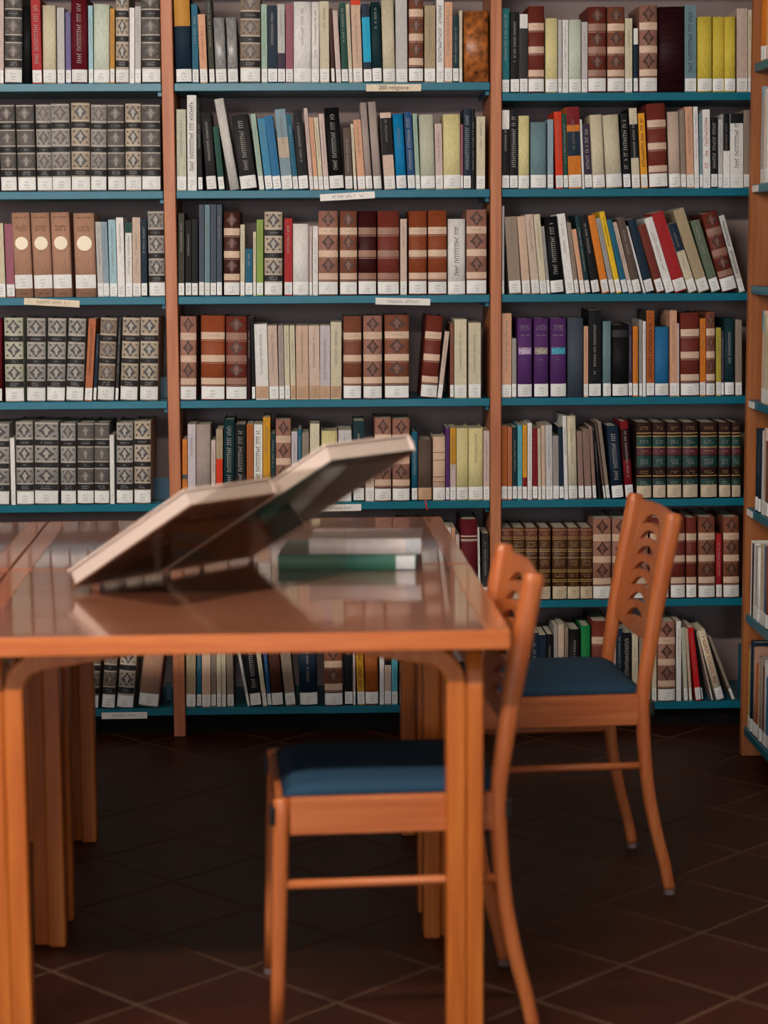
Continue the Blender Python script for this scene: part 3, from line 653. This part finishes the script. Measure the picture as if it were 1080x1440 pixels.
def make_table(loc, label):
    t = thing('reading_table', label, 'table', loc, TROT, 'reading tables pushed together')
    e = .043; z0, z1 = TZ-TT, TZ
    f_ = .0035
    box('top_panel', t, WOOD_TOP, e, TW-e, f_, TD-f_, z0+.004, z1-.0003)
    box('edge_strip', t, WOOD_EDGE, 0, TW, 0, f_-.0003, z0, z1, .002, 2)
    box('edge_strip', t, WOOD_EDGE, 0, TW, TD-f_+.0003, TD, z0, z1, .002, 2)
    box('edge_strip', t, WOOD_EDGE_Y, 0, e-.0006, f_, TD-f_, z0, z1, .002, 2)
    box('edge_strip', t, WOOD_EDGE_Y, TW-e+.0006, TW, f_, TD-f_, z0, z1, .002, 2)
    ins, insy, tk, wd = .04, .055, .034, .05
    for xa in (ins+.004, TW-ins-.026): box('apron_rail', t, WOOD_LEG, xa, xa+.022, insy+.11, TD-insy-.11, z0-.055, z0-.036, .002)
    for sx in (1, -1):
        for sy in (1, -1):
            # strip bending sideways sits inside, strip bending in depth sits outside
            xo = ins if sx > 0 else TW-ins; yo = insy if sy > 0 else TD-insy
            ma = bent_mesh('x', sx, tk, wd); mb = bent_mesh('y', sy, tk, .029)
            link('leg', ma, t, (xo+sx*.0295, yo if sy > 0 else yo-wd, 0))
            link('leg', mb, t, (xo if sx > 0 else xo-.029, yo+.001*sy, 0))
    return t
ux, uy = Vector((cos(TROT), sin(TROT), 0)), Vector((-sin(TROT), cos(TROT), 0))
NR = on_z(718, 886, TZ); NR.z = 0
A = NR-ux*TW
make_table(A, 'glossy wooden reading table carrying the book stand, with bent laminated legs')
make_table(A+uy*(TD+.002), 'glossy wooden reading table closest to the middle bay of the bookcase')
make_table(A-ux*(TW+.005), 'wooden reading table joined side by side to the one with the book stand')
make_table(A-ux*(TW+.005)+uy*(TD+.002), 'wooden reading table standing before the outer bay of the bookcase')

# ================================================================== CHAIRS
SEATC = mat('seat_cloth', '243F54', .85, .16, 500, .15, bump=.25)
CAPM = mat('black_plastic', '141212', .5, .05, 40); GLIDE = mat('foot_glide', '6A5A58', .5, .05, 40)
POST = [(.062, .012), (.05, .069), (.034, .13), (.016, .215), (.006, .29), (0, .38), (0, .45), (.009, .52), (.024, .62), (.042, .72), (.060, .815), (.063, .832)]
CW = .352        # distance between the side frames
def smooth_path(p, n=4):
    out = []
    for i in range(len(p)-1):
        p0, p1, p2, p3 = p[max(i-1, 0)], p[i], p[i+1], p[min(i+2, len(p)-1)]
        for k in range(n):
            t = k/n; out.append(tuple(.5*((2*b)+(-a+c)*t+(2*a-5*b+4*c-d)*t*t+(-a+3*b-3*c+d)*t**3) for a, b, c, d in zip(p0, p1, p2, p3)))
    out.append(p[-1]); return out
def post_at(z):
    for a, b in zip(POST, POST[1:]):
        if a[1] <= z <= b[1]: return a[0]+(b[0]-a[0])*(z-a[1])/(b[1]-a[1])
    return POST[-1][0]
def panel_mesh():
    z0, z1 = .555, .822; W2 = CW/2-.008; b = bmesh.new()
    def loop(pts):
        vs_ = [b.verts.new((0, p[0], p[1])) for p in pts]
        return [b.edges.new((vs_[i], vs_[(i+1) % len(vs_)])) for i in range(len(vs_))]
    outer = [(-W2, z0+i*(z1-z0)/14) for i in range(15)]+[(-W2+2*W2*i/14, z1+.006*sin(pi*i/14)) for i in range(1, 14)]+[(W2, z1-i*(z1-z0)/14) for i in range(15)]+[(W2-2*W2*i/14, z0-.012*sin(pi*i/14)) for i in range(1, 14)]
    ed = loop(outer)
    for k in range(7):
        cz = .803-k*.0345; R = .098; pts = []
        for i in range(13):
            a = radians(150-120*i/12); pts.append((R*cos(a), cz-R*.62+R*.78*sin(a)*.82))
        for i in range(1, 12):
            a = radians(30+120*i/12); pts.append((R*cos(a), cz-R*.62+R*.78*sin(a)*.82-.02*sin(pi*i/12)))
        ed += loop(pts)
    bmesh.ops.triangle_fill(b, use_beauty=True, edges=ed)
    g = bmesh.ops.extrude_face_region(b, geom=list(b.faces))
    for v in [e for e in g['geom'] if isinstance(e, bmesh.types.BMVert)]: v.co.x += .011
    for v in b.verts: v.co.x += post_at(v.co.z)-.004+.010*(1-(v.co.y/W2)**2)
    return bm_mesh('back_panel', b, WOOD_CHAIR)
PANEL_ME = panel_mesh()
def make_chair(loc, rz, label):
    t = thing('library_chair', label, 'chair', loc, rz, 'wooden library chairs')
    FX = -.382; pr = rrect(.029, .027, .011)
    for y in (0, CW):
        pts = []; P = smooth_path([(a, z) for a, z in POST])
        for i, (x, z) in enumerate(P):
            a, c = P[max(i-1, 0)], P[min(i+1, len(P)-1)]; d = Vector((c[0]-a[0], 0, c[1]-a[1])).normalized()
            s = 1.0 if z > .35 else .86+.14*z/.35
            if z > .45: s = 1.0+.28*min(1, (z-.45)/.25)
            if z > .828: s *= .8
            pts.append(((x, y, z), Vector((d.z, 0, -d.x)), (0, 1, 0), s))
        link('back_post', bm_mesh('back_post', sweep(pts, pr), WOOD_CHAIR, True), t)
        pts = [((FX-.014+.014*min(1, z/.44), y, z), (1, 0, 0), (0, 1, 0), .84+.16*z/.44) for z in (.012, .1, .2, .3, .4, .438)]+[((FX, y, .444), (1, 0, 0), (0, 1, 0), .8)]
        link('front_leg', bm_mesh('front_leg', sweep(pts, pr), WOOD_CHAIR, True), t)
        for gx in (FX-.014, .062):
            b = bmesh.new(); bmesh.ops.create_cone(b, cap_ends=True, segments=14, radius1=.0125, radius2=.0118, depth=.012)
            link('foot_glide', bm_mesh('foot_glide', b, GLIDE), t, (gx, y, .006))
        # side rail and stretcher
        box('seat_rail', t, WOOD_CHAIR_X, FX+.014, -.012, y-.011, y+.011, .378, .444, .002)
        pts = [((x, y, .287), (0, 1, 0), (0, 0, 1)) for x in (FX+.004, -.1, .004)]
        link('stretcher', bm_mesh('stretcher', sweep(pts, [(.0085*cos(a*pi/6), .0085*sin(a*pi/6)) for a in range(12)]), WOOD_CHAIR_X, True), t)
        for cx in (FX-.0165, .0165):
            b = box_bm(-.006, .006, -.0125, .0125, -.017, .017, .004, 2); link('plastic_cap', bm_mesh('plastic_cap', b, CAPM), t, (cx, y, .414))
    box('seat_rail', t, WOOD_CHAIR, FX-.009, FX+.012, .014, CW-.014, .378, .44, .002)
    box('seat_rail', t, WOOD_CHAIR, -.012, .009, .014, CW-.014, .378, .44, .002)
    # cushion: rounded slab with a soft crown
    b = bmesh.new(); nx, ny = 16, 16; x0, x1, y0, y1 = FX+.002, .008, .004, CW-.004; V = []
    for j in range(ny+1):
        r_ = []
        for i in range(nx+1):
            u, v = i/nx*2-1, j/ny*2-1
            k = (1-abs(u)**8)*(1-abs(v)**8)
            r_.append(b.verts.new(((x0+x1)/2+u*(x1-x0)/2, (y0+y1)/2+v*(y1-y0)/2, .4445+.02*max(k, 0)**.5+.004*(1-u*u)*(1-v*v))))
        V.append(r_)
    for j in range(ny):
        for i in range(nx): b.faces.new((V[j][i], V[j][i+1], V[j+1][i+1], V[j+1][i]))
    bot = b.faces.new([V[0][i] for i in range(nx, -1, -1)]+[V[j][0] for j in range(1, ny+1)]+[V[ny][i] for i in range(1, nx+1)]+[V[j][nx] for j in range(ny-1, 0, -1)])
    link('seat_cushion', bm_mesh('seat_cushion', b, SEATC, True), t)
    link('back_panel', PANEL_ME, t, (0, CW/2, 0))
    return t
make_chair((.310, 3.53, 0), radians(3.2), 'wooden chair with blue seat pushed under the table with the book stand')
make_chair((.688, 4.305, 0), radians(4.5), 'wooden chair with blue seat pulled out in front of the corner bay')

# ================================================================== THINGS ON THE TABLE
ACR = clear('clear_acrylic', 'FAF8F6', .02, .45)
B0, B1 = on_z(102, 834, TZ), on_z(355, 790, TZ)
U = (B1-B0); UW = U.length; U.normalize(); H = Vector((U.y, -U.x, 0)); ANG = radians(29.3)
V_ = H*cos(ANG)+Vector((0, 0, sin(ANG))); NRM = U.cross(V_); NRM = NRM if NRM.z > 0 else -NRM
def frame(o):  # local x along the lower edge, y up the slope, z = normal
    m = Matrix.Identity(4)
    for i in range(3): m[i][0] = U[i]; m[i][1] = V_[i]; m[i][2] = (U.cross(V_))[i]
    return m
sgn = 1 if U.cross(V_).z > 0 else -1
FR = frame(None)
st = thing('book_stand', 'clear acrylic book stand tilted on the glossy reading table', 'book stand', (0, 0, 0))
st.matrix_world = Matrix.Translation(B0+Vector((0, 0, .0085)))@FR
def sl(a, b): return (min(a*sgn, b*sgn), max(a*sgn, b*sgn))
SL = .485
box('sloping_sheet', st, ACR, 0, UW, 0, SL, *sl(-.004, 0))
box('front_lip', st, ACR, 0, UW, -.004, 0, *sl(-.004, .022))
# prop: upright sheet under the slope, and base sheet on the table
pz = .30; hgt = pz*sin(ANG)
pb = bmesh.new()
hb = Matrix.Translation(B0+Vector((0, 0, .0008)))
inv = st.matrix_world.inverted()
def wp(u, hx, z): return inv@(B0+U*u+H*hx+Vector((0, 0, z)))
def slab(name, corners, thick):
    b = bmesh.new(); lo = [b.verts.new(wp(*c)) for c in corners]; hi = [b.verts.new(wp(c[0]+thick[0], c[1]+thick[1], c[2]+thick[2])) for c in corners]
    b.faces.new(lo); b.faces.new(hi)
    for i in range(4): b.faces.new((lo[i], lo[(i+1) % 4], hi[(i+1) % 4], hi[i]))
    return link(name, bm_mesh(name, b, ACR), st)
px_ = pz*cos(ANG)
slab('base_sheet', [(.01, .004, .0006), (UW-.01, .004, .0006), (UW-.01, px_, .0006), (.01, px_, .0006)], (0, 0, .003))
slab('prop_sheet', [(.01, px_, .004), (UW-.01, px_, .004), (UW-.01, px_, hgt), (.01, px_, hgt)], (0, .003, 0))
def flat_book(name, label, W, Hh, T, cf, cb, cs, mtx, spine='x0'):
    """closed hardback lying in local xy, thickness along +z; spine along local x=0 edge"""
    t = thing(name, label, 'book'); t.matrix_world = mtx; bt = .0035
    box('back_board', t, cb, 0, W, 0, Hh, 0, bt, .001)
    box('front_board', t, cf, 0, W, 0, Hh, T-bt, T, .001)
    box('pages', t, PAGES2, .004, W-.005, .005, Hh-.005, bt+.0001, T-bt-.0001)
    b = bmesh.new(); n = 6; R = []
    for i in range(n+1):
        z = T*i/n; y_ = -.004*sin(pi*i/n)
        R.append([b.verts.new(p) for p in ((y_-.0005, 0, z), (y_-.0005, Hh, z), (y_+.003, Hh, z), (y_+.003, 0, z))])
    for p, q in zip(R, R[1:]):
        for i in range(4): b.faces.new((p[i], p[(i+1) % 4], q[(i+1) % 4], q[i]))
    b.faces.new(R[0]); b.faces.new(R[-1])
    so = link('spine', bm_mesh('spine', b, cs), t)
    return t
PAGES2 = mat('page_edges_pink', 'C6B6AC', .75, .1, 300, .1, stretch=(.2, .2, 6))
BEIGE = mat('beige_board', 'E6D4C8', .4, .06, 40, .45); DARKB = mat('dark_board', '22241C', .4, .1, 40, .4); BROWNB = mat('brown_board', '6E4E3C', .25, .2, 25, .45)
# book frames: x along U (mirrored so the spine is on the far side), y up the slope, z = upward normal
def slope_mtx(u, v, lift=.0012):
    m = Matrix.Identity(4); X, Y, Z = -U, V_, (-U).cross(V_)
    if Z.z < 0: X = U; Z = U.cross(V_)
    o = B0+U*u+V_*v+NRM*lift+Vector((0, 0, .0085))
    for i in range(3): m[i][0] = X[i]; m[i][1] = Y[i]; m[i][2] = Z[i]; m[i][3] = o[i]
    return m, X
m_, X_ = slope_mtx(0, 0)
flip = X_.dot(U) < 0
b1w, b2w = .222, UW-.25
flat_book('hardback_book', 'beige hardback with brown back, the smaller book on the clear stand', b1w, .365, .034, BEIGE, BROWNB, BEIGE, slope_mtx(b1w if flip else 0, .003)[0])
flat_book('hardback_book', 'tall beige hardback with dark back, the larger book on the clear stand', b2w, .50, .036, BEIGE, DARKB, BEIGE, slope_mtx(.245+b2w if flip else .245, .003)[0])
# two closed books lying on the table, spines toward the room
GREENB = mat('green_cloth', '3F7A64', .5, .08, 200, .4); DGREEN = mat('dark_green_cloth', '23402F', .45, .1, 120, .4); MAUVE = mat('mauve_wrap', '8E7C7A', .25, .1, 60, .5); CREAMB = mat('cream_wrap', 'E4D8CE', .35, .08, 40, .45)
def table_book(x0, x1, ypx, z, T, W, cf, cb, cs, label, lab_m, lab_w, rz=0):
    a, c = on_z(x0, ypx, z), on_z(x1, ypx, z); L = (c-a).length; d = (c-a).normalized()
    m = Matrix.Identity(4); X = Vector((-d.y, d.x, 0)); Y = -d      # x into the table, y along the spine
    Zx = Vector((0, 0, 1)); o = Vector((c.x, c.y, z))
    for i in range(3): m[i][0] = X[i]; m[i][1] = d[i]*-1; m[i][2] = Zx[i]; m[i][3] = o[i]
    # right-handed: X x Y = Z ?
    if X.cross(Y).z < 0:
        for i in range(3): m[i][1] = d[i]; m[i][3] = (a.x, a.y, z)[i]
    t = flat_book('hardback_book', label, W, L, T, cf, cb, cs, m)
    y0, y1 = (.002, lab_w) if m[0][1]*d.x < 0 else (L-lab_w, L-.002)
    b = bmesh.new(); R = []
    for i in range(7):
        zz = .001+(T-.002)*i/6; x = -.004*sin(pi*zz/T)-.0011
        R.append((b.verts.new((x, y0, zz)), b.verts.new((x, y1, zz))))
    for p, q in zip(R, R[1:]): b.faces.new((p[0], p[1], q[1], q[0]))
    link('spine_label', bm_mesh('spine_label', b, lab_m), t)
    return t
table_book(391, 585, 801, TZ+.0004, .030, .2, DGREEN, DGREEN, GREENB, 'green clothbound book with white spine label lying on the table', LABEL_W, .04)
table_book(435, 592, 779, TZ+.0312, .031, .15, MAUVE, CREAMB, CREAMB, 'cream wrapped book lying on top of the green book', mat('label_blueish', 'C9CDD0', .45, .1, 60), .03)
